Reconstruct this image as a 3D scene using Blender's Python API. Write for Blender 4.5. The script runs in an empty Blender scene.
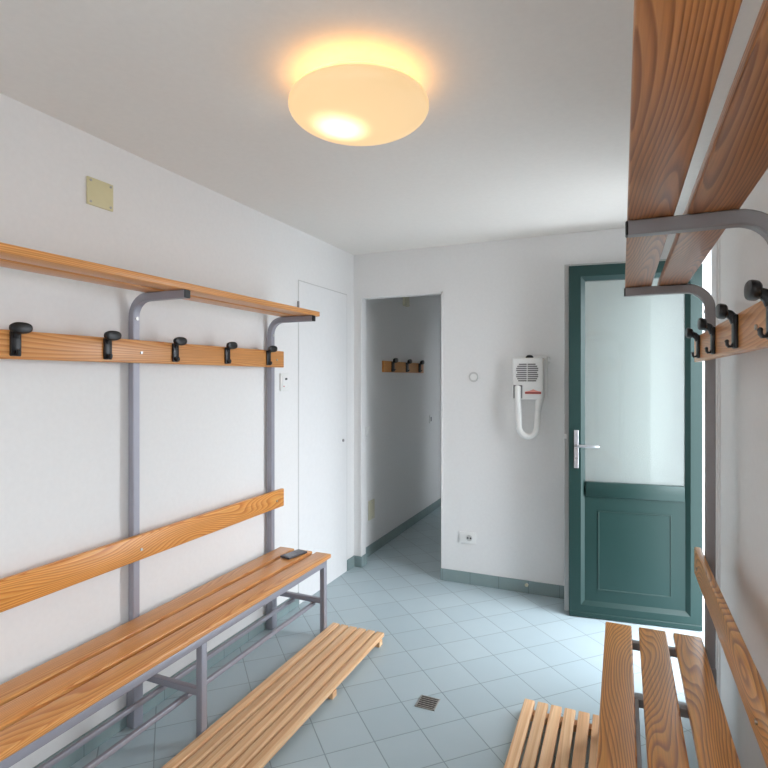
import bpy, bmesh, math, random
from mathutils import Vector, Matrix
random.seed(4)
S = bpy.context.scene
C = S.collection
PI = math.pi

# ------------------------------------------------------------------ materials
def srgb(r, g, b):
    def f(c):
        c /= 255
        return c / 12.92 if c <= .04045 else ((c + .055) / 1.055) ** 2.4
    return (f(r), f(g), f(b), 1)

def new_mat(name):
    m = bpy.data.materials.new(name); m.use_nodes = True
    nt = m.node_tree
    return m, nt, nt.nodes['Principled BSDF']

def N(nt, kind, **kw):
    n = nt.nodes.new(kind)
    for k, v in kw.items():
        if hasattr(n, k): setattr(n, k, v)
        else: n.inputs[k].default_value = v
    return n

def math_n(nt, op, a, b=None, c=None):
    n = nt.nodes.new('ShaderNodeMath'); n.operation = op
    for i, v in enumerate((a, b, c)):
        if v is None: continue
        if isinstance(v, (int, float)): n.inputs[i].default_value = v
        else: nt.links.new(v, n.inputs[i])
    return n.outputs[0]

def mixcol(nt, fac, a, b, mode='MIX'):
    n = nt.nodes.new('ShaderNodeMix'); n.data_type = 'RGBA'; n.blend_type = mode
    for sock, v in ((n.inputs[0], fac), (n.inputs[6], a), (n.inputs[7], b)):
        if isinstance(v, (int, float, tuple)): sock.default_value = v
        else: nt.links.new(v, sock)
    return n.outputs[2]

def plain(name, col, rough=.5, metal=0., bump=0., bscale=200., spec=.5, coat=0.):
    m, nt, p = new_mat(name)
    p.inputs['Roughness'].default_value = rough
    p.inputs['Metallic'].default_value = metal
    p.inputs['Specular IOR Level'].default_value = spec
    p.inputs['Coat Weight'].default_value = coat
    tc = N(nt, 'ShaderNodeTexCoord')
    nz = N(nt, 'ShaderNodeTexNoise', Scale=bscale * .15, Detail=3.)
    nt.links.new(tc.outputs['Object'], nz.inputs['Vector'])
    dark = tuple(c * .94 for c in col[:3]) + (1,)
    nt.links.new(mixcol(nt, nz.outputs['Fac'], dark, col), p.inputs['Base Color'])
    if bump:
        n2 = N(nt, 'ShaderNodeTexNoise', Scale=bscale, Detail=4.)
        nt.links.new(tc.outputs['Object'], n2.inputs['Vector'])
        b = N(nt, 'ShaderNodeBump', Strength=bump, Distance=.002)
        nt.links.new(n2.outputs['Fac'], b.inputs['Height'])
        nt.links.new(b.outputs['Normal'], p.inputs['Normal'])
    return m

def wood(name, light, mid, dark, rough=.38, freq=26., fine=.35, stretch=.55, across=6.5, coat=.25, lin=45.):
    """pine with stretched contour rings; the grain runs along the local y axis"""
    m, nt, p = new_mat(name)
    tc = N(nt, 'ShaderNodeTexCoord'); oi = N(nt, 'ShaderNodeObjectInfo')
    off = N(nt, 'ShaderNodeVectorMath', operation='SCALE'); off.inputs['Scale'].default_value = 37.
    cmb = N(nt, 'ShaderNodeCombineXYZ')
    nt.links.new(oi.outputs['Random'], cmb.inputs[0]); nt.links.new(oi.outputs['Random'], cmb.inputs[1])
    nt.links.new(cmb.outputs[0], off.inputs[0])
    mp = N(nt, 'ShaderNodeMapping'); mp.inputs['Scale'].default_value = (across, stretch, across)
    nt.links.new(tc.outputs['Object'], mp.inputs['Vector'])
    add = N(nt, 'ShaderNodeVectorMath', operation='ADD')
    nt.links.new(mp.outputs[0], add.inputs[0]); nt.links.new(off.outputs[0], add.inputs[1])
    nz = N(nt, 'ShaderNodeTexNoise', Scale=1.0, Detail=1.2, Roughness=.38)
    nt.links.new(add.outputs[0], nz.inputs['Vector'])
    sx = N(nt, 'ShaderNodeSeparateXYZ'); nt.links.new(tc.outputs['Object'], sx.inputs[0])
    ln = math_n(nt, 'MULTIPLY', math_n(nt, 'ADD', sx.outputs[0], sx.outputs[2]), lin)
    ph = math_n(nt, 'ADD', math_n(nt, 'MULTIPLY', nz.outputs['Fac'], freq), ln)
    fr = math_n(nt, 'FRACT', ph)
    cr = N(nt, 'ShaderNodeValToRGB')
    e = cr.color_ramp.elements
    e[0].position = 0.; e[0].color = light
    e[1].position = 1.; e[1].color = light
    a = e.new(.45); a.color = mid
    a = e.new(.80); a.color = dark
    a = e.new(.90); a.color = dark
    nt.links.new(fr, cr.inputs['Fac'])
    mp2 = N(nt, 'ShaderNodeMapping'); mp2.inputs['Scale'].default_value = (220, 5, 220)
    nt.links.new(tc.outputs['Object'], mp2.inputs['Vector'])
    n2 = N(nt, 'ShaderNodeTexNoise', Scale=1., Detail=3.)
    nt.links.new(mp2.outputs[0], n2.inputs['Vector'])
    v = N(nt, 'ShaderNodeMapRange'); v.inputs[1].default_value = .3; v.inputs[2].default_value = .7
    v.inputs[3].default_value = 1 - fine; v.inputs[4].default_value = 1.
    nt.links.new(n2.outputs['Fac'], v.inputs[0])
    col = mixcol(nt, 1., cr.outputs['Color'], v.outputs[0], 'MULTIPLY')
    # board to board tone
    hv = N(nt, 'ShaderNodeHueSaturation')
    nt.links.new(math_n(nt, 'MULTIPLY_ADD', oi.outputs['Random'], .16, .92), hv.inputs['Value'])
    nt.links.new(col, hv.inputs['Color'])
    nt.links.new(hv.outputs[0], p.inputs['Base Color'])
    p.inputs['Roughness'].default_value = rough
    p.inputs['Coat Weight'].default_value = coat; p.inputs['Coat Roughness'].default_value = .3
    b = N(nt, 'ShaderNodeBump', Strength=.08, Distance=.001)
    nt.links.new(n2.outputs['Fac'], b.inputs['Height']); nt.links.new(b.outputs[0], p.inputs['Normal'])
    return m

def tile_floor():
    m, nt, p = new_mat('floor_tiles')
    tc = N(nt, 'ShaderNodeTexCoord'); sp = N(nt, 'ShaderNodeSeparateXYZ')
    nt.links.new(tc.outputs['Object'], sp.inputs[0])
    X, Y = sp.outputs[0], sp.outputs[1]
    P = .295
    u = math_n(nt, 'DIVIDE', math_n(nt, 'SUBTRACT', math_n(nt, 'ADD', X, Y), 1.395), P)
    w = math_n(nt, 'DIVIDE', math_n(nt, 'SUBTRACT', math_n(nt, 'SUBTRACT', Y, X), 3.247), P)
    def edge(t):
        f = math_n(nt, 'FRACT', t)
        return math_n(nt, 'MINIMUM', f, math_n(nt, 'SUBTRACT', 1., f))
    d = math_n(nt, 'MULTIPLY', math_n(nt, 'MINIMUM', edge(u), edge(w)), P / math.sqrt(2))
    g = N(nt, 'ShaderNodeMapRange'); g.interpolation_type = 'SMOOTHSTEP'
    g.inputs[1].default_value = .0012; g.inputs[2].default_value = .0032
    g.inputs[3].default_value = 1.; g.inputs[4].default_value = 0.
    nt.links.new(d, g.inputs[0])
    cid = N(nt, 'ShaderNodeCombineXYZ')
    nt.links.new(math_n(nt, 'FLOOR', u), cid.inputs[0]); nt.links.new(math_n(nt, 'FLOOR', w), cid.inputs[1])
    wn = N(nt, 'ShaderNodeTexWhiteNoise'); nt.links.new(cid.outputs[0], wn.inputs['Vector'])
    base = mixcol(nt, wn.outputs['Value'], srgb(172, 188, 194), srgb(180, 195, 200))
    nz = N(nt, 'ShaderNodeTexNoise', Scale=9., Detail=5.)
    nt.links.new(tc.outputs['Object'], nz.inputs['Vector'])
    base = mixcol(nt, math_n(nt, 'MULTIPLY', nz.outputs['Fac'], .30), base, srgb(158, 176, 184))
    col = mixcol(nt, math_n(nt, 'MULTIPLY', g.outputs[0], .58), base, srgb(100, 112, 118))
    nt.links.new(col, p.inputs['Base Color'])
    p.inputs['Roughness'].default_value = .42
    p.inputs['Specular IOR Level'].default_value = .4
    b = N(nt, 'ShaderNodeBump', Strength=.5, Distance=.0015)
    nt.links.new(math_n(nt, 'SUBTRACT', 1., g.outputs[0]), b.inputs['Height'])
    nt.links.new(b.outputs[0], p.inputs['Normal'])
    return m

def tile_base():
    m, nt, p = new_mat('baseboard_tiles')
    tc = N(nt, 'ShaderNodeTexCoord'); sp = N(nt, 'ShaderNodeSeparateXYZ')
    nt.links.new(tc.outputs['Object'], sp.inputs[0])
    s = math_n(nt, 'DIVIDE', math_n(nt, 'ADD', math_n(nt, 'ADD', sp.outputs[0], sp.outputs[1]), .03), .205)
    f = math_n(nt, 'FRACT', s); d = math_n(nt, 'MINIMUM', f, math_n(nt, 'SUBTRACT', 1., f))
    line = math_n(nt, 'LESS_THAN', d, .008)
    nz = N(nt, 'ShaderNodeTexNoise', Scale=12., Detail=4.); nt.links.new(tc.outputs['Object'], nz.inputs['Vector'])
    base = mixcol(nt, nz.outputs['Fac'], srgb(124, 141, 141), srgb(138, 156, 156))
    nt.links.new(mixcol(nt, line, base, srgb(100, 114, 118)), p.inputs['Base Color'])
    p.inputs['Roughness'].default_value = .42
    return m

M = {}
M['wall'] = plain('white_wall_paint', (.80, .797, .79, 1), .75, bump=.02, bscale=350, spec=.25)
M['ceiling'] = plain('ceiling_paint', (.83, .805, .765, 1), .85, bump=.05, bscale=300, spec=.2)  # warm tint in the paint stands in for the lamp's glow
M['door_white'] = plain('white_door_paint', (.80, .80, .80, 1), .5)
M['floor'] = tile_floor()
M['base'] = tile_base()
M['pine'] = wood('varnished_pine', srgb(222, 152, 82), srgb(210, 136, 66), srgb(172, 98, 42), freq=34., stretch=.8)
M['pine_left'] = wood('pale_varnished_pine', srgb(228, 168, 102), srgb(222, 154, 86), srgb(202, 128, 64), freq=26., fine=.2, stretch=.7, lin=80.)
M['pine_gold'] = wood('golden_varnished_pine', srgb(236, 172, 94), srgb(230, 156, 74), srgb(206, 122, 46), freq=26., fine=.2, stretch=1.3, lin=80.)
M['pine_dark'] = wood('aged_varnished_pine', srgb(234, 168, 86), srgb(226, 154, 70), srgb(176, 106, 44), freq=34., fine=.26, stretch=1.05, across=6.5, lin=75.)
M['pine_shelf'] = wood('brown_varnished_pine', srgb(196, 130, 74), srgb(186, 118, 62), srgb(150, 88, 42), freq=44., fine=.28, stretch=.6, across=6., lin=60.)
M['duck'] = wood('raw_pine_duckboard', srgb(240, 200, 156), srgb(236, 192, 146), srgb(224, 174, 128), rough=.55, freq=8., fine=.16, coat=0., stretch=.3, lin=30.)
M['steel'] = plain('grey_painted_steel', srgb(156, 156, 166), .42, metal=.25)
M['steel_dark'] = plain('dark_grey_painted_steel', srgb(150, 147, 148), .42, metal=.2)
M['black'] = plain('black_plastic', srgb(18, 18, 20), .36)
M['rubber'] = plain('black_rubber', srgb(22, 22, 22), .7)
M['screw'] = plain('zinc_screw', srgb(190, 188, 184), .35, metal=.9)
M['green'] = plain('dark_green_door_paint', srgb(25, 51, 48), .36, spec=.35)
M['green_lip'] = plain('green_groove_paint', srgb(24, 50, 46), .4)
M['grey_flange'] = plain('pale_grey_gasket', srgb(178, 178, 176), .5)
M['alu'] = plain('satin_aluminium', srgb(205, 205, 210), .28, metal=.9)
M['white_plastic'] = plain('white_plastic', srgb(232, 232, 230), .35)
M['ivory'] = plain('ivory_plastic', srgb(214, 206, 164), .45)
M['cream'] = plain('cream_plastic', srgb(214, 210, 186), .45)
M['hose'] = plain('white_hose_plastic', srgb(238, 238, 235), .4)
M['grille'] = plain('dark_grille_grey', srgb(120, 118, 120), .5)
M['gap_grey'] = plain('pale_grey_gap', srgb(200, 200, 198), .7)
M['red'] = plain('red_label', srgb(205, 70, 58), .5)
M['pink'] = plain('pale_red_label', srgb(236, 160, 148), .5)
M['maroon'] = plain('dark_red_band', srgb(150, 52, 48), .5)
M['phone'] = plain('dark_grey_phone_case', srgb(62, 62, 68), .4)
M['phone_glass'] = plain('phone_screen', srgb(84, 84, 92), .15)
M['socket_hole'] = plain('dark_socket_hole', srgb(60, 60, 62), .6)
M['drain'] = plain('stainless_grate', srgb(186, 184, 180), .3, metal=.8)
M['drain_dark'] = plain('drain_pit', srgb(48, 40, 38), .8)
M['added_frame_white'] = plain('added_window_frame', srgb(235, 235, 235), .4)

def glass_mat():
    m, nt, p = new_mat('pale_green_glass')
    nt.nodes.remove(p)
    out = nt.nodes['Material Output']
    tr = N(nt, 'ShaderNodeBsdfTransparent'); tr.inputs[0].default_value = (.88, .92, .905, 1)
    df = N(nt, 'ShaderNodeBsdfDiffuse'); df.inputs[0].default_value = (.70, .77, .755, 1)
    gl = N(nt, 'ShaderNodeBsdfGlossy'); gl.inputs['Roughness'].default_value = .04
    tc = N(nt, 'ShaderNodeTexCoord'); nz = N(nt, 'ShaderNodeTexNoise', Scale=3.)
    nt.links.new(tc.outputs['Object'], nz.inputs['Vector'])
    m1 = N(nt, 'ShaderNodeMixShader')
    nt.links.new(math_n(nt, 'MULTIPLY_ADD', nz.outputs['Fac'], .04, .16), m1.inputs[0])
    nt.links.new(tr.outputs[0], m1.inputs[1]); nt.links.new(df.outputs[0], m1.inputs[2])
    fr = N(nt, 'ShaderNodeFresnel', IOR=1.5)
    m2 = N(nt, 'ShaderNodeMixShader')
    nt.links.new(fr.outputs[0], m2.inputs[0])
    nt.links.new(m1.outputs[0], m2.inputs[1]); nt.links.new(gl.outputs[0], m2.inputs[2])
    nt.links.new(m2.outputs[0], out.inputs['Surface'])
    return m
M['glass'] = glass_mat()

LAMP_R, LAMP_B = .227, .078
def lamp_mat():
    m, nt, p = new_mat('lit_opal_glass')
    tc = N(nt, 'ShaderNodeTexCoord')
    d = N(nt, 'ShaderNodeVectorMath', operation='DISTANCE')
    d.inputs[1].default_value = BULB
    nt.links.new(tc.outputs['Object'], d.inputs[0])
    s = N(nt, 'ShaderNodeMapRange'); s.interpolation_type = 'SMOOTHERSTEP'
    s.inputs[1].default_value = .035; s.inputs[2].default_value = .135
    s.inputs[3].default_value = 1.; s.inputs[4].default_value = 0.
    nt.links.new(d.outputs['Value'], s.inputs[0])
    base = N(nt, 'ShaderNodeMapRange')
    base.inputs[1].default_value = .08; base.inputs[2].default_value = .34
    base.inputs[3].default_value = 1.0; base.inputs[4].default_value = .82
    nt.links.new(d.outputs['Value'], base.inputs[0])
    col = mixcol(nt, s.outputs[0], (1., .66, .30, 1), (1., .84, .52, 1))
    sz = N(nt, 'ShaderNodeSeparateXYZ'); nt.links.new(tc.outputs['Object'], sz.inputs[0])
    wz = N(nt, 'ShaderNodeMapRange'); wz.inputs[1].default_value = .005; wz.inputs[2].default_value = .04
    nt.links.new(sz.outputs[2], wz.inputs[0])
    col = mixcol(nt, wz.outputs[0], col, (1., .50, .16, 1))
    nt.links.new(col, p.inputs['Emission Color'])
    st = math_n(nt, 'ADD', math_n(nt, 'MULTIPLY', base.outputs[0], LAMP_E), math_n(nt, 'MULTIPLY', s.outputs[0], LAMP_E * 2.2))
    sz = N(nt, 'ShaderNodeSeparateXYZ'); nt.links.new(tc.outputs['Object'], sz.inputs[0])
    up = N(nt, 'ShaderNodeMapRange'); up.inputs[1].default_value = .012; up.inputs[2].default_value = .05
    up.inputs[3].default_value = 1.; up.inputs[4].default_value = LAMP_UP
    nt.links.new(sz.outputs[2], up.inputs[0])
    st = math_n(nt, 'MULTIPLY', st, up.outputs[0])          # upper half made brighter to throw the orange halo on the ceiling
    nt.links.new(st, p.inputs['Emission Strength'])
    p.inputs['Base Color'].default_value = (.35, .30, .24, 1)
    p.inputs['Roughness'].default_value = .5
    return m
BULB = (-.055, -.01, -.012)
LAMP_E = .80
LAMP_UP = 4.2
M['lamp'] = lamp_mat()

# ------------------------------------------------------------------ geometry helpers
def box(bm, lo, hi, bevel=0., seg=2):
    lo = Vector(lo); hi = Vector(hi)
    a = Vector((min(lo.x, hi.x), min(lo.y, hi.y), min(lo.z, hi.z)))
    b = Vector((max(lo.x, hi.x), max(lo.y, hi.y), max(lo.z, hi.z)))
    r = bmesh.ops.create_cube(bm, size=1.)
    vs = r['verts']
    for v in vs:
        v.co = Vector([(a[i] + b[i]) / 2 + v.co[i] * (b[i] - a[i]) for i in range(3)])
    if bevel:
        es = {e for v in vs for e in v.link_edges}
        bmesh.ops.bevel(bm, geom=list(es), offset=bevel, segments=seg, profile=.5, affect='EDGES')

def sweep(bm, pts, prof, side, caps=True, closed_prof=True):
    """sweep a profile [(a,b)] along pts; a goes along in-plane normal, b along 'side'"""
    side = Vector(side).normalized(); P = [Vector(p) for p in pts]; rings = []
    for i, p in enumerate(P):
        t = (P[min(i + 1, len(P) - 1)] - P[max(i - 1, 0)]).normalized()
        n = side.cross(t).normalized()
        rings.append([bm.verts.new(p + n * a + side * b) for a, b in prof])
    k = len(prof)
    for r0, r1 in zip(rings, rings[1:]):
        for j in range(k):
            bm.faces.new((r0[j], r0[(j + 1) % k], r1[(j + 1) % k], r1[j]))
    if caps:
        bm.faces.new(rings[0][::-1]); bm.faces.new(rings[-1])

def tube(bm, pts, rad, n=12, caps=True):
    P = [Vector(p) for p in pts]; rings = []
    up = None
    for i, p in enumerate(P):
        t = (P[min(i + 1, len(P) - 1)] - P[max(i - 1, 0)]).normalized()
        if up is None:
            up = Vector((0, 0, 1)) if abs(t.z) < .9 else Vector((1, 0, 0))
        a = t.cross(up).normalized(); b = a.cross(t).normalized(); up = b
        r = rad[i] if isinstance(rad, (list, tuple)) else rad
        rings.append([bm.verts.new(p + (a * math.cos(2 * PI * j / n) + b * math.sin(2 * PI * j / n)) * r) for j in range(n)])
    for r0, r1 in zip(rings, rings[1:]):
        for j in range(n):
            bm.faces.new((r0[j], r0[(j + 1) % n], r1[(j + 1) % n], r1[j]))
    if caps:
        bm.faces.new(rings[0][::-1]); bm.faces.new(rings[-1])

def rrect(w, d, r, n=3):
    out = []
    for cx, cy, a0 in ((1, 1, 0), (-1, 1, 90), (-1, -1, 180), (1, -1, 270)):
        for k in range(n + 1):
            a = math.radians(a0 + 90 * k / n)
            out.append((cx * (w / 2 - r) + r * math.cos(a), cy * (d / 2 - r) + r * math.sin(a)))
    return out

def ellipsoid(bm, c, r, u=24, v=14, rot=None):
    mt = Matrix.Translation(c)
    if rot is not None: mt = mt @ rot
    bmesh.ops.create_uvsphere(bm, u_segments=u, v_segments=v, radius=1., matrix=mt @ Matrix.Diagonal((*r, 1)))

def cyl(bm, c, axis, r, h, n=24, r2=None):
    q = Vector((0, 0, 1)).rotation_difference(Vector(axis)).to_matrix().to_4x4()
    bmesh.ops.create_cone(bm, cap_ends=True, segments=n, radius1=r, radius2=r if r2 is None else r2, depth=h,
                          matrix=Matrix.Translation(c) @ q)

def prism(bm, poly, z0, z1, fn):
    """extrude polygon [(a,b)] from z0 to z1; fn maps (a,b,c) to a point"""
    lo = [bm.verts.new(fn(a, b, z0)) for a, b in poly]; hi = [bm.verts.new(fn(a, b, z1)) for a, b in poly]
    k = len(poly)
    bm.faces.new(lo[::-1]); bm.faces.new(hi)
    for j in range(k):
        bm.faces.new((lo[j], lo[(j + 1) % k], hi[(j + 1) % k], hi[j]))

def obj(name, bm, mat, parent=None, origin=None, smooth=True, angle=35):
    bmesh.ops.recalc_face_normals(bm, faces=bm.faces)
    if origin is None: origin = (0, 0, 0)
    o_ = Vector(origin)
    for v in bm.verts: v.co -= o_
    me = bpy.data.meshes.new(name); bm.to_mesh(me); bm.free()
    if smooth:
        for p in me.polygons: p.use_smooth = True
        me.set_sharp_from_angle(angle=math.radians(angle))
    me.materials.append(M[mat] if isinstance(mat, str) else mat)
    o = bpy.data.objects.new(name, me); o.location = o_; C.objects.link(o)
    if parent is not None:
        o.parent = parent
    return o

def B(): return bmesh.new()

def tag(o, label, cat, group=None, kind=None):
    o['label'] = label; o['category'] = cat
    if group: o['group'] = group
    if kind: o['kind'] = kind
    return o

def thing(name, label, cat, loc=(0, 0, 0), rotz=0., group=None, kind=None):
    o = bpy.data.objects.new(name, None); o.empty_display_size = .1
    o.location = loc; o.rotation_euler = (0, 0, rotz); C.objects.link(o)
    return tag(o, label, cat, group, kind)

def struct(name, bm, mat, label, cat, smooth=False):
    return tag(obj(name, bm, mat, smooth=smooth), label, cat, kind='structure')

def boxes(*bs):
    bm = B()
    for b in bs: box(bm, *b)
    return bm

# ------------------------------------------------------------------ the setting
XL, XR, YB, YR, ZC = -1.938, .39, 3.85, -.65, 2.452
WY0, WY1, WZ0, WZ1 = -.60, .30, .85, 2.15      # unseen window added beside the camera to bring in daylight
DY0, DY1, DZ = 2.90, 3.70, 2.15      # doorway in the right wall
struct('floor', boxes(((-2.1, -.85, -.08), (.75, 6.2, 0))), 'floor', 'pale blue grey square tiles laid diagonally across the floor', 'floor')
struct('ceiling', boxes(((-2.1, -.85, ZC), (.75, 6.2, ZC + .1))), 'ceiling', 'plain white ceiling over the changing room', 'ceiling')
struct('wall_left', boxes(((-2.1, -.85, 0), (XL, 6.2, ZC))), 'wall', 'white wall behind the long left bench', 'wall')
struct('wall_back', boxes(((XL, YB, 0), (-1.872, YB + .08, ZC)), ((-1.872, YB, 2.108), (-1.213, YB + .08, ZC)),
                          ((-1.213, YB, 0), (XR, YB + .12, ZC))), 'wall', 'white wall with a doorless opening, hair dryer and socket', 'wall')
struct('wall_right', boxes(((XR, -.85, 0), (.64, WY0, ZC)), ((XR, WY0, 0), (.64, WY1, WZ0)), ((XR, WY0, WZ1), (.64, WY1, ZC)), ((XR, WY1, 0), (.64, DY0, ZC)), ((XR, DY0, DZ), (.64, DY1, ZC)), ((XR, DY1, 0), (.64, YB + .12, ZC))),
       'wall', 'white wall behind the right bench beside the green door', 'wall')
struct('wall_rear', boxes(((XL, YR - .2, 0), (XR, YR, ZC))), 'wall', 'plain white wall behind the camera', 'wall')
struct('wall_hall_end', boxes(((XL, 6.08, 0), (-.75, 6.2, ZC))), 'wall', 'white end wall of the narrow hallway', 'wall')
struct('wall_hall_right', boxes(((-.95, YB + .12, 0), (-.80, 5.90, ZC)), ((-.95, 5.90, 2.1), (-.80, 5.98, ZC)), ((-.95, 5.98, 0), (-.80, 6.08, ZC))),  # unseen opening, narrowed to a slot to grade the hallway light
       'wall', 'white right wall of the narrow hallway', 'wall')
bm = B()
for lo, hi in (((.50, WY0, WZ0), (.57, WY1, WZ0 + .05)), ((.50, WY0, WZ1 - .05), (.57, WY1, WZ1)), ((.50, WY0, WZ0 + .05), (.57, WY0 + .05, WZ1 - .05)),
               ((.50, WY1 - .05, WZ0 + .05), (.57, WY1, WZ1 - .05))):
    box(bm, lo, hi)
struct('added_window_1', bm, 'added_frame_white', 'white frame of an unseen window added in the right wall for daylight', 'window')

BH = .086
def baseboard(name, boxes_, label):
    bm = B()
    for lo, hi in boxes_: box(bm, lo, hi, .002, 1)
    struct(name, bm, 'base', label, 'baseboard')
baseboard('baseboard_left', [((XL, YR, 0), (XL + .01, 3.043, BH)), ((XL, 3.729, 0), (XL + .01, YB, BH))],
          'grey green tile skirting along the left wall under the bench')
baseboard('baseboard_back', [((XL + .01, YB - .01, 0), (-1.872, YB, BH)), ((-1.213, YB - .01, 0), (XR, YB, BH))],
          'grey green tile skirting under the hair dryer wall')
baseboard('baseboard_jamb', [((-1.872, YB - .01, 0), (-1.862, YB + .09, BH)), ((-1.223, YB - .01, 0), (-1.213, YB + .13, BH))],
          'short grey green tile skirting around the hallway opening')
baseboard('baseboard_hall', [((XL, YB + .08, 0), (XL + .01, 6.08, BH)), ((XL, 6.07, 0), (-.95, 6.08, BH)), ((-.96, YB + .12, 0), (-.95, 5.90, BH))],
          'grey green tile skirting inside the hallway')
baseboard('baseboard_right', [((XR - .01, YR, 0), (XR, DY0 - .16, BH))], 'grey green tile skirting along the right wall')

# doorway casing on the right wall
bm = B()
box(bm, (XR - .014, DY0 - .135, 0), (XR, DY0, DZ + .06), .003, 1)
box(bm, (XR - .014, DY0, DZ), (XR, DY1, DZ + .06), .003, 1)
box(bm, (XR - .005, DY0 - .155, 0), (XR, DY0 - .1352, DZ + .06), .001, 1)
trim = struct('trim_1', bm, 'door_white', 'white casing around the outer doorway in the right wall', 'door casing')
bm = B(); box(bm, (XR - .018, DY0 - .075, .90), (XR - .012, DY0 - .05, 1.02), .002, 1)
obj('strike_plate', bm, 'alu', trim)

# hallway opening: thin white casing lip
bm = B()
for lo, hi in (((-1.881, YB - .006, BH), (-1.866, YB + .0, 2.12)), ((-1.219, YB - .006, BH), (-1.204, YB, 2.12)), ((-1.881, YB - .006, 2.105), (-1.204, YB, 2.12))):
    box(bm, lo, hi, .002, 1)
struct('trim_2', bm, 'wall', 'slim white plaster edge around the hallway opening', 'trim')

# flush white door in the left wall
d2 = thing('door_2', 'flush white door in the left wall next to the corner', 'door', (XL, 3.386, 0), kind='structure')
bm = B()
box(bm, (.0, -.338, .006), (.0035, .338, 2.118), .0015, 1)
obj('door_panel', bm, 'door_white', d2)
bm = B()
for lo, hi in (((.0005, -.345, 0), (.0015, -.338, 2.125)), ((.0005, .338, 0), (.0015, .345, 2.125)), ((.0005, -.345, 2.118), (.0015, .345, 2.125))):
    box(bm, lo, hi)
obj('door_gap', bm, 'gap_grey', d2, smooth=False)
bm = B(); cyl(bm, (.006, .275, 1.012), (1, 0, 0), .011, .008); obj('keyhole', bm, 'steel_dark', d2)
bm = B(); cyl(bm, (.008, -.352, 1.962), (0, 0, 1), .007, .04, 14); obj('hinge', bm, 'steel_dark', d2)

# ------------------------------------------------------------------ green glazed door standing open
Pp = Vector((-.311, 3.58, 0)); Qq = Vector((.402, 3.665, 0)); dd = Qq - Pp
d1 = thing('door_1', 'dark green door with a glazed top half standing open by the right wall', 'door', Pp, math.atan2(dd.y, dd.x), kind='structure')
W0, W1, T = .008, .747, .055
def frame_ring(bm, outer, inner, y0, y1, bev):
    """rectangular ring with inner bevel going back from y0 to y1 (outer=(s0,z0,s1,z1))"""
    a0, b0, a1, b1 = outer; c0, e0, c1, e1 = inner
    k = bev
    def q(pts): bm.faces.new([bm.verts.new(p) for p in pts])
    O = [(a0, b0), (a1, b0), (a1, b1), (a0, b1)]; I = [(c0 - k, e0 - k), (c1 + k, e0 - k), (c1 + k, e1 + k), (c0 - k, e1 + k)]
    J = [(c0, e0), (c1, e0), (c1, e1), (c0, e1)]
    for i in range(4):
        j = (i + 1) % 4
        q([(*O[i][:1], y0, O[i][1]), (O[j][0], y0, O[j][1]), (I[j][0], y0, I[j][1]), (I[i][0], y0, I[i][1])])
        q([(I[i][0], y0, I[i][1]), (I[j][0], y0, I[j][1]), (J[j][0], y1, J[j][1]), (J[i][0], y1, J[i][1])])
        q([(J[i][0], y1, J[i][1]), (J[j][0], y1, J[j][1]), (J[j][0], T, J[j][1]), (J[i][0], T, J[i][1])])
        q([(O[i][0], y0, O[i][1]), (O[j][0], y0, O[j][1]), (O[j][0], T, O[j][1]), (O[i][0], T, O[i][1])])
        q([(O[i][0], T, O[i][1]), (O[j][0], T, O[j][1]), (J[j][0], T, J[j][1]), (J[i][0], T, J[i][1])])
    bmesh.ops.remove_doubles(bm, verts=bm.verts, dist=1e-5)
bm = B()
frame_ring(bm, (W0, .006, W1, 2.18), (.104, .104, .660, 2.086), 0, .024, .026)
obj('door_frame', bm, 'green', d1, smooth=False)
bm = B(); box(bm, (.106, .008, .750), (.658, T - .004, .840), .005, 2); obj('middle_rail', bm, 'green', d1)
bm = B(); box(bm, (.100, .022, .10), (.664, T - .006, .760)); pan = obj('lower_panel', bm, 'green', d1, smooth=False)
bm = B()
frame_ring(bm, (.178, .172, .588, .664), (.186, .180, .580, .656), .018, .022, .003)
for v in bm.verts:
    if v.co.y > .03: v.co.y = .024
obj('panel_moulding', bm, 'green_lip', pan, smooth=False)
bm = B(); box(bm, (.102, .027, .836), (.662, .033, 2.088)); obj('glass_pane', bm, 'glass', d1, smooth=False)
bm = B()
for lo, hi in (((-.018, T - .012, .012), (W0 + .012, T + .012, 2.20)), ((W0 + .012, T - .012, 2.17), (W1, T + .012, 2.20))):
    box(bm, lo, hi, .003, 1)
obj('edge_gasket', bm, 'grey_flange', d1)
bm = B(); box(bm, (W0, -.006, .003), (W1, .02, .035), .004, 1); obj('drip_bar', bm, 'green', d1)
bm = B(); sweep(bm, [(.051, -.004, .925), (.051, -.004, 1.16)], rrect(.008, .027, .003), (1, 0, 0))
hp = obj('handle_plate', bm, 'alu', d1)
bm = B()
tube(bm, [(.051, -.006, 1.066), (.051, -.040, 1.066), (.056, -.048, 1.066), (.068, -.050, 1.066), (.12, -.050, 1.066), (.165, -.048, 1.065), (.178, -.044, 1.064)],
     [.011, .009, .009, .009, .0085, .009, .007], 14)
obj('lever', bm, 'alu', hp)
bm = B(); cyl(bm, (.051, -.009, .985), (0, 1, 0), .008, .006, 16); obj('lock_cylinder', bm, 'steel_dark', hp)
bm = B()
for z in (.25, 1.08, 1.92): cyl(bm, (W1 + .006, .02, z), (0, 0, 1), .009, .09, 14)
obj('hinge', bm, 'alu', d1)
bm = B(); box(bm, (-.017, T - .016, 1.10), (-.004, T - .0115, 1.13), .001, 1); obj('latch', bm, 'white_plastic', d1)

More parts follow.
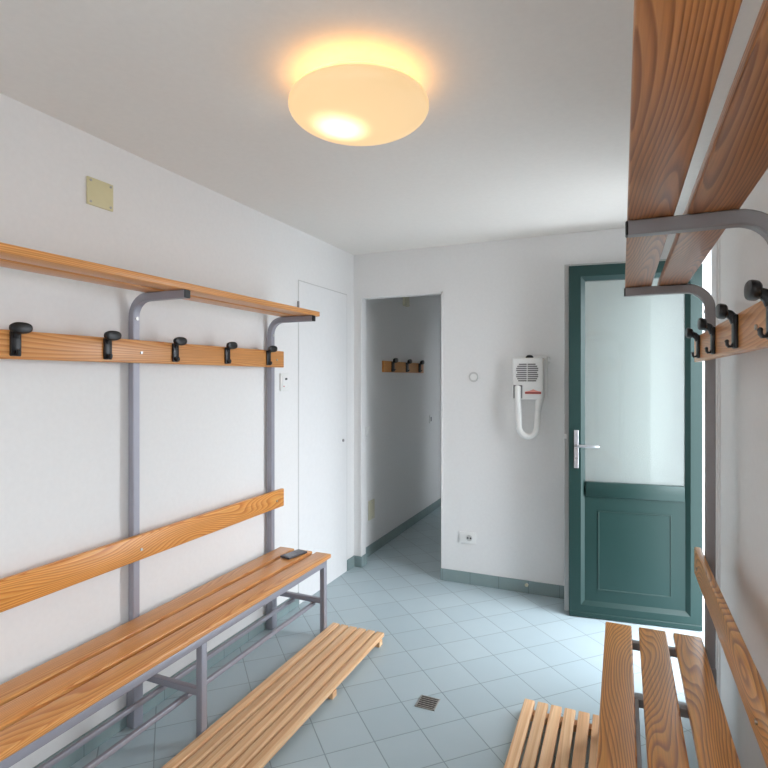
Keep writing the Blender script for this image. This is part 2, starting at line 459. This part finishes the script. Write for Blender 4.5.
# ------------------------------------------------------------------ benches
def knob(bm, a, b, hw=.037, hh=.0185):
    """flat oval knob with rounded rims between the points a and b (axis along x)"""
    a = Vector(a); b = Vector(b); rings = []
    for t, k in ((0, .55), (.08, .82), (.25, .97), (.5, 1.), (.75, 1.), (.92, .93), (1., .78)):
        c = a.lerp(b, t)
        rings.append([bm.verts.new(c + Vector((0, hw * k * math.copysign(abs(math.cos(q)) ** .8, math.cos(q)), hh * k * math.copysign(abs(math.sin(q)) ** .8, math.sin(q)))))
                      for q in [2 * PI * j / 24 for j in range(24)]])
    for r0, r1 in zip(rings, rings[1:]):
        for j in range(24): bm.faces.new((r0[j], r0[(j + 1) % 24], r1[(j + 1) % 24], r1[j]))
    bm.faces.new(rings[0][::-1]); bm.faces.new(rings[-1])

def bench(ox, oy, sx, label, pine, rail, back, shelf, steel, posts):
    """local lx runs from the seat front to the wall, ly from the far end towards the camera"""
    root = thing('changing_bench', label, 'bench', (ox, oy, 0))
    LEN = 2.10
    def w(lx, ly, z): return (sx * lx, -ly, z)
    def part(name, lo, hi, mat, bev, parent=root, seg=2, ang=50):
        bm = B(); a = w(*lo); b = w(*hi); box(bm, a, b, bev, seg)
        c = [(p + q) / 2 for p, q in zip(a, b)]
        return obj(name, bm, mat, parent, origin=c, angle=ang)
    for a in (0., .1255, .250):
        part('seat_slat', (a, 0, .442), (a + .1, LEN, .467), pine, .006, seg=3)
    hr = part('hook_rail', (.324, 0, 1.546), (.348, LEN, 1.643), rail, .004)
    br = part('backrest', (.324, -.002, .713), (.348, LEN, .818), back, .005)
    for a, b in ((.074, .169), (.194, .293)):
        part('shelf_board', (a, .002, 1.841), (b, LEN, 1.869), shelf, .004)
    for y in posts:
        bm = B()
        pts = [w(.367, y, 0), w(.367, y, .9), w(.367, y, 1.742)]
        for k in range(1, 11):
            a = PI / 2 * k / 10
            pts.append(w(.367 - .082 * (1 - math.cos(a)), y, 1.742 + .082 * math.sin(a)))
        pts.append(w(.076, y, 1.824))
        sweep(bm, pts, rrect(.033, .034, .0035, 1), (0, 1, 0))
        u = obj('upright', bm, steel, root, angle=25)
        bm = B(); box(bm, w(.070, y - .0165, 1.807), w(.0765, y + .0165, 1.8405), .003, 1); obj('end_cap', bm, 'black', u)
        bm = B(); cyl(bm, w(.350, y, 1.735), (1, 0, 0), .008, .006, 12); obj('bolt', bm, 'screw', u)
        part('upright_sleeve', (.340, y - .024, .003), (.385, y + .024, .40), steel, .003)
        part('leg', (.0145, y - .050, .0), (.0445, y - .018, .442), steel, .003)
        part('crossbar', (.044, y - .047, .190), (.345, y - .021, .218), steel, .003)
        part('seat_bearer', (.034, y - .014, .412), (.345, y + .014, .4418), steel, .003)
        for par, z in ((hr, 1.59), (br, .758)):
            o = par.location
            bm = B(); q = Vector(w(.3225, y + .002, z)); cyl(bm, q - o, (1, 0, 0), .006, .005, 14); obj('screw', bm, 'screw', par)
    for y in (.50, 1.49):
        part('seat_bearer', (.034, y - .012, .414), (.345, y + .012, .4418), steel, .003)
    part('seat_rail', (.004, .052, .410), (.032, LEN - .05, .4418), steel, .003)
    part('seat_brace', (.088, .51, .416), (.112, 1.48, .4416), steel, .003)
    for lx in (.095, .232):
        part('shoe_rod', (lx - .009, .03, .170), (lx + .009, LEN - .03, .1898), steel, .003)
    # coat hooks
    for k in range(6):
        y = .163 + .357 * k
        def h(a, b, z): return w(.324 - a, y + b, z)      # a: out from the rail, b: along it
        bm = B()
        # back plate
        box(bm, h(-.001, -.018, 1.556), h(.010, .018, 1.640), .004, 2)
        # arm rising to the knob
        sweep(bm, [h(.004, 0, 1.620), h(.008, 0, 1.632), h(.016, 0, 1.641), h(.032, 0, 1.647)], rrect(.020, .022, .006, 3), (0, 1, 0))
        # broad oval knob
        knob(bm, h(.022, 0, 1.647), h(.043, 0, 1.651))
        # small lower hook curling up
        sweep(bm, [h(.006, 0, 1.572), h(.012, 0, 1.5615), h(.018, 0, 1.561), h(.0215, 0, 1.566), h(.022, 0, 1.573)], rrect(.007, .015, .0025, 2), (0, 1, 0))
        ellipsoid(bm, h(.022, 0, 1.574), (.005, .008, .005), 12, 8)
        for v in bm.verts: v.co -= hr.location
        q = Vector(h(0, 0, 1.6)) - hr.location
        ck = obj('coat_hook', bm, 'black', hr, origin=q)
    return root
bench(-1.541, 2.773, -1, 'long slatted pine bench with backrest, hook rail and hat shelf against the left wall', 'pine_left', 'pine_left', 'pine_gold', 'pine_left', 'steel', (.074, 1.064, 2.030))
bench(-.063, 2.463, 1, 'slatted pine bench with backrest, hook rail and hat shelf against the right wall', 'pine_dark', 'pine_left', 'pine_dark', 'pine_shelf', 'steel_dark', (.088, 1.092, 2.040))

# ------------------------------------------------------------------ duckboards
def duckboard(x0, yfar, pitch, sw, label, length=1.8):
    root = thing('duckboard', label, 'duckboard', (x0, yfar, 0), group=None)
    for k in range(6):
        bm = B(); a = (k * pitch, 0, .030); b = (k * pitch + sw, -length, .052)
        box(bm, a, b, .0035, 2)
        obj('slat', bm, 'duck', root, origin=(k * pitch + sw / 2, -length / 2, .041))
    for y in (.055, .585, 1.16, 1.74):
        bm = B(); a = (-.002, -y - .02, .0); b = (5 * pitch + sw + .004, -y + .02, .030)
        box(bm, a, b, .002, 1)
        o = obj('batten', bm, 'duck', root, origin=(.17, -y, .015))
    return root
duckboard(-1.5530, 2.815, .0565, .0455, 'pale pine slatted duckboard on the floor in front of the left bench')
duckboard(-.399, 2.49, .057, .045, 'pale pine slatted duckboard on the floor partly under the right bench')

# ------------------------------------------------------------------ ceiling lamp
lx, ly = -.783, 1.593
lamp = thing('ceiling_lamp', 'lit round opal glass ceiling lamp glowing warm orange', 'lamp', (lx, ly, ZC), math.radians(23.5))
bm = B(); cyl(bm, (0, 0, -.008), (0, 0, 1), .10, .016, 40); obj('base_plate', bm, 'white_plastic', lamp)
bm = B(); ellipsoid(bm, (0, 0, 0), (LAMP_R, LAMP_R, LAMP_B), 64, 32)
sh = obj('lamp_shade', bm, 'lamp', lamp, angle=180); sh.location = (0, 0, -.092)

# ------------------------------------------------------------------ small wall things
cp = thing('blank_socket_plate', 'square ivory cover plate with four screws high on the left wall', 'cover plate', (XL, 1.565, 2.226))
bm = B(); box(bm, (0, -.06, -.055), (.008, .06, .055), .003, 2); pl = obj('plate', bm, 'ivory', cp)
for a in (-.046, .046):
    for b in (-.042, .042):
        bm = B(); cyl(bm, (.009, a, b), (1, 0, 0), .005, .003, 12); obj('screw', bm, 'drain', cp)

sw = thing('wall_switch', 'white wall control plate with a dark button left of the flush door', 'switch', (XL, 2.878, 1.457))
bm = B(); box(bm, (0, -.048, -.055), (.010, .048, .055), .003, 2); obj('plate', bm, 'white_plastic', sw)
bm = B(); box(bm, (.009, -.03, -.036), (.013, .03, .040), .002, 1); obj('rocker', bm, 'white_plastic', sw)
bm = B(); ellipsoid(bm, (.013, .008, .020), (.003, .014, .007), 16, 8); obj('button', bm, 'socket_hole', sw)
bm = B(); cyl(bm, (.0135, -.018, -.026), (1, 0, 0), .004, .003, 10); obj('indicator', bm, 'red', sw)

def jbox(name, label, cat, y, z, hw, hh, mat, dep=.01):
    bm = B(); box(bm, (0, -hw, -hh), (dep, hw, hh), .003, 2)
    r = thing(name, label, cat, (XL, y, z)); obj('plate', bm, mat, r); return r
r = jbox('wall_switch', 'white light switch just inside the hallway opening at waist height', 'switch', 4.10, 1.04, .04, .04, 'white_plastic')
bm = B(); box(bm, (.009, -.016, -.026), (.0135, .016, .026), .002, 1); obj('rocker', bm, 'white_plastic', r)
r = jbox('blank_socket_plate', 'cream blank plate low on the hallway wall just inside the opening', 'cover plate', 4.17, .375, .055, .08, 'cream')
for z in (-.06, .06):
    bm = B(); cyl(bm, (.011, 0, z), (1, 0, 0), .005, .003, 12); obj('screw', bm, 'drain', r)
r = jbox('mounted_junction_box', 'cream junction box high on the hallway wall above the small coat rack', 'junction box', 4.95, 2.235, .055, .055, 'cream', .03)
for a in (-.042, .042):
    for b in (-.042, .042):
        bm = B(); cyl(bm, (.031, a, b), (1, 0, 0), .005, .003, 12); obj('screw', bm, 'drain', r)
r = jbox('wall_switch', 'small white switch at the far end of the hallway wall', 'switch', 5.72, 1.03, .035, .045, 'white_plastic')
bm = B(); box(bm, (.009, -.014, -.024), (.0135, .014, .024), .002, 1); obj('rocker', bm, 'grille', r)

# hallway coat rack
cr = thing('coat_rack', 'small pine coat rack with black hooks on the hallway wall', 'coat rack', (XL, 4.87, 1.585))
bm = B(); box(bm, (.0, -.47, -.05), (.022, .57, .05), .003, 2); ob = obj('rail', bm, 'pine_dark', cr)
for y in (-.28, .08, .44):
    bm = B()
    box(bm, (.021, y - .03, -.045), (.033, y + .03, .048), .004, 2)
    sweep(bm, [(.025, y, .03), (.036, y, .046), (.06, y, .056)], rrect(.02, .022, .006, 2), (0, 1, 0))
    knob(bm, (.040, y, .055), (.064, y, .060), .045, .022)
    sweep(bm, [(.027, y, -.022), (.042, y, -.032), (.051, y, -.022)], rrect(.008, .016, .003, 2), (0, 1, 0))
    obj('coat_hook', bm, 'black', cr, origin=(.025, y, 0))

# button on the back wall
bt = thing('wall_button', 'small round white disc on the back wall left of the hair dryer', 'button', (-.974, YB, 1.49))
bm = B(); cyl(bm, (0, -.005, 0), (0, 1, 0), .036, .010, 32); obj('disc', bm, 'gap_grey', bt)
bm = B(); cyl(bm, (0, -.012, 0), (0, 1, 0), .024, .006, 32); obj('cap', bm, 'white_plastic', bt)

# socket
so = thing('power_socket', 'white wall socket low on the back wall below the round disc', 'socket', (-1.018, YB, .333))
bm = B(); box(bm, (-.06, -.010, -.041), (.06, 0, .041), .003, 2); obj('plate', bm, 'white_plastic', so)
bm = B(); cyl(bm, (.012, -.0105, 0), (0, 1, 0), .022, .003, 28); ou = obj('outlet', bm, 'gap_grey', so)
bm = B()
for a in (-.010, .010): cyl(bm, (.012 + a, -.0125, 0), (0, 1, 0), .0065, .003, 12)
obj('pin_hole', bm, 'socket_hole', ou)

# door stop on the baseboard and clip on the wall
ds = thing('door_stop', 'small white door stop fixed on the skirting under the hair dryer', 'door stop', (-.60, YB - .01, .062))
bm = B(); cyl(bm, (0, -.008, 0), (0, 1, 0), .010, .016, 16); obj('stem', bm, 'white_plastic', ds)
bm = B(); ellipsoid(bm, (0, -.018, 0), (.012, .007, .012), 16, 10); obj('pad', bm, 'cream', ds)

# hair dryer
hd = thing('hair_dryer', 'white wall mounted hair dryer with a curved hose, left of the green door', 'hair dryer', (-.585, YB, 1.495))
bm = B(); box(bm, (-.104, -.085, -.158), (.102, 0, .125), .012, 3); body = obj('body', bm, 'white_plastic', hd)
bm = B(); box(bm, (-.112, -.012, -.150), (.120, 0, .138), .003, 1); obj('mounting_plate', bm, 'white_plastic', hd)
bm = B()
for k in range(9):
    z = .080 - k * .0138
    hw = [.050, .060, .066, .066, .060, .066, .066, .060, .054][k]
    for s in (-1, 1):
        box(bm, (-.002 + s * .003, -.0875, z - .0045), (-.002 + s * hw * 1.1, -.084, z + .0045), .001, 1)
obj('grille', bm, 'grille', body)
bm = B()
prism(bm, [(-.016, -.120), (.090, -.120), (.090, -.104), (.062, -.098), (.038, -.088), (.014, -.098), (-.016, -.104)], -.0865, -.0845, lambda a, b, c: (a, c, b))
lb = obj('label', bm, 'pink', body, smooth=False)
bm = B(); box(bm, (-.016, -.0878, -.118), (.090, -.086, -.107)); obj('label_band', bm, 'maroon', lb, smooth=False)
bm = B(); ellipsoid(bm, (.008, -.050, .128), (.026, .02, .018), 20, 10); obj('knob', bm, 'black', hd)
bm = B()
for lo, hi in (((-.093, -.091, -.150), (-.086, -.080, -.062)), ((-.041, -.091, -.150), (-.034, -.080, -.062)), ((-.093, -.091, -.070), (-.034, -.080, -.060))):
    box(bm, lo, hi, .002, 1)
obj('hose_socket', bm, 'grille', body)
bm = B()
pts = [(-.0635, -.088, -.072), (-.0635, -.100, -.09), (-.062, -.102, -.16), (-.056, -.099, -.26)]
for k in range(1, 13):
    a = PI * k / 12
    pts.append((.004 - .060 * math.cos(a), -.095 + .02 * k / 12, -.335 - .072 * math.sin(a)))
pts += [(.064, -.070, -.28), (.066, -.066, -.235)]
rr = [.019 + (.0 if i < 3 else .0012 * (i % 2)) for i in range(len(pts))]
tube(bm, pts, rr, 16)
hs = obj('hose', bm, 'hose', hd, angle=60)
bm = B(); tube(bm, [(.066, -.066, -.24), (.070, -.062, -.20), (.078, -.058, -.150)], [.020, .024, .028], 16); obj('nozzle', bm, 'white_plastic', hd)
bm = B(); box(bm, (.122, -.014, .095), (.138, 0, .130), .003, 1); obj('cable_clip', bm, 'white_plastic', hd)

# phone lying on the left bench
ph = thing('phone', 'dark grey phone lying on the far end of the left bench seat', 'phone', (-1.722, 2.660, .4685), math.radians(-12))
bm = B(); box(bm, (-.036, -.074, 0), (.036, .074, .011), .003, 3); obj('case', bm, 'phone', ph)
bm = B(); box(bm, (-.031, -.066, .0105), (.031, .030, .0118), .0005, 1); obj('screen', bm, 'phone_glass', ph)

# floor drain
dr = thing('floor_drain', 'small square metal drain grate set in the tiled floor', 'drain', (-.813, 2.363, 0))
bm = B(); box(bm, (-.044, -.044, 0), (.044, .044, .0015)); obj('pit', bm, 'drain_dark', dr, smooth=False)
bm = B()
for lo, hi in (((-.047, -.047, 0), (-.040, .047, .004)), ((.040, -.047, 0), (.047, .047, .004)), ((-.047, -.047, 0), (.047, -.040, .004)), ((-.047, .040, 0), (.047, .047, .004))):
    box(bm, lo, hi, .001, 1)
obj('rim', bm, 'drain', dr)
bm = B()
for k in range(5):
    y = -.030 + k * .015
    box(bm, (-.040, y - .003, 0), (.040, y + .003, .0035), .001, 1)
obj('grate', bm, 'drain', dr)

# ------------------------------------------------------------------ light
SKY_W, SKY_E = 5.2, 12.8
w = bpy.data.worlds.new('sky'); S.world = w; w.use_nodes = True
bg = w.node_tree.nodes['Background']
bg.inputs[0].default_value = (.88, .935, 1.0, 1)
nt = w.node_tree
tc = N(nt, 'ShaderNodeTexCoord'); sp = N(nt, 'ShaderNodeSeparateXYZ'); nt.links.new(tc.outputs['Generated'], sp.inputs[0])
mr = N(nt, 'ShaderNodeMapRange'); mr.interpolation_type = 'SMOOTHSTEP'
mr.inputs[1].default_value = -.3; mr.inputs[2].default_value = .8; mr.inputs[3].default_value = SKY_W; mr.inputs[4].default_value = SKY_E
gr = N(nt, 'ShaderNodeMapRange'); gr.interpolation_type = 'SMOOTHSTEP'
gr.inputs[1].default_value = -.12; gr.inputs[2].default_value = .05; gr.inputs[3].default_value = .42; gr.inputs[4].default_value = 1.
nt.links.new(sp.outputs[2], gr.inputs[0])            # the ground outside is dimmer than the sky
nt.links.new(sp.outputs[0], mr.inputs[0]); nt.links.new(math_n(nt, 'MULTIPLY', mr.outputs[0], gr.outputs[0]), bg.inputs[1])   # brighter sky on the door's side
def portal(name, loc, rot, sx, sy):
    l = bpy.data.lights.new(name, 'AREA'); l.shape = 'RECTANGLE'; l.size = sx; l.size_y = sy
    l.cycles.is_portal = True
    o = bpy.data.objects.new(name, l); o.location = loc; o.rotation_euler = rot; C.objects.link(o)
portal('doorway_portal', (.63, (DY0 + DY1) / 2, DZ / 2), (0, math.radians(90), 0), DZ, DY1 - DY0)
portal('added_window_portal', (.63, (WY0 + WY1) / 2, (WZ0 + WZ1) / 2), (0, math.radians(90), 0), WZ1 - WZ0, WY1 - WY0)
portal('hall_slot_portal', (-.81, 5.94, 1.05), (0, math.radians(90), 0), 2.1, .08)

# ------------------------------------------------------------------ camera
cam = bpy.data.cameras.new('camera'); co = bpy.data.objects.new('camera', cam); C.objects.link(co)
co.location = (0, 0, 1.483)
co.rotation_euler = (math.radians(90), 0, math.atan((622 - 384) / 546))
cam.sensor_width = 36; cam.lens = 36 * 546 / 768; cam.shift_y = -6 / 768; cam.clip_start = .02
S.camera = co
S.view_settings.view_transform = 'Standard'; S.view_settings.look = 'None'
S.view_settings.gamma = 1; S.view_settings.use_curve_mapping = False
S.view_settings.exposure = .13
S.cycles.max_bounces = 12; S.cycles.diffuse_bounces = 8
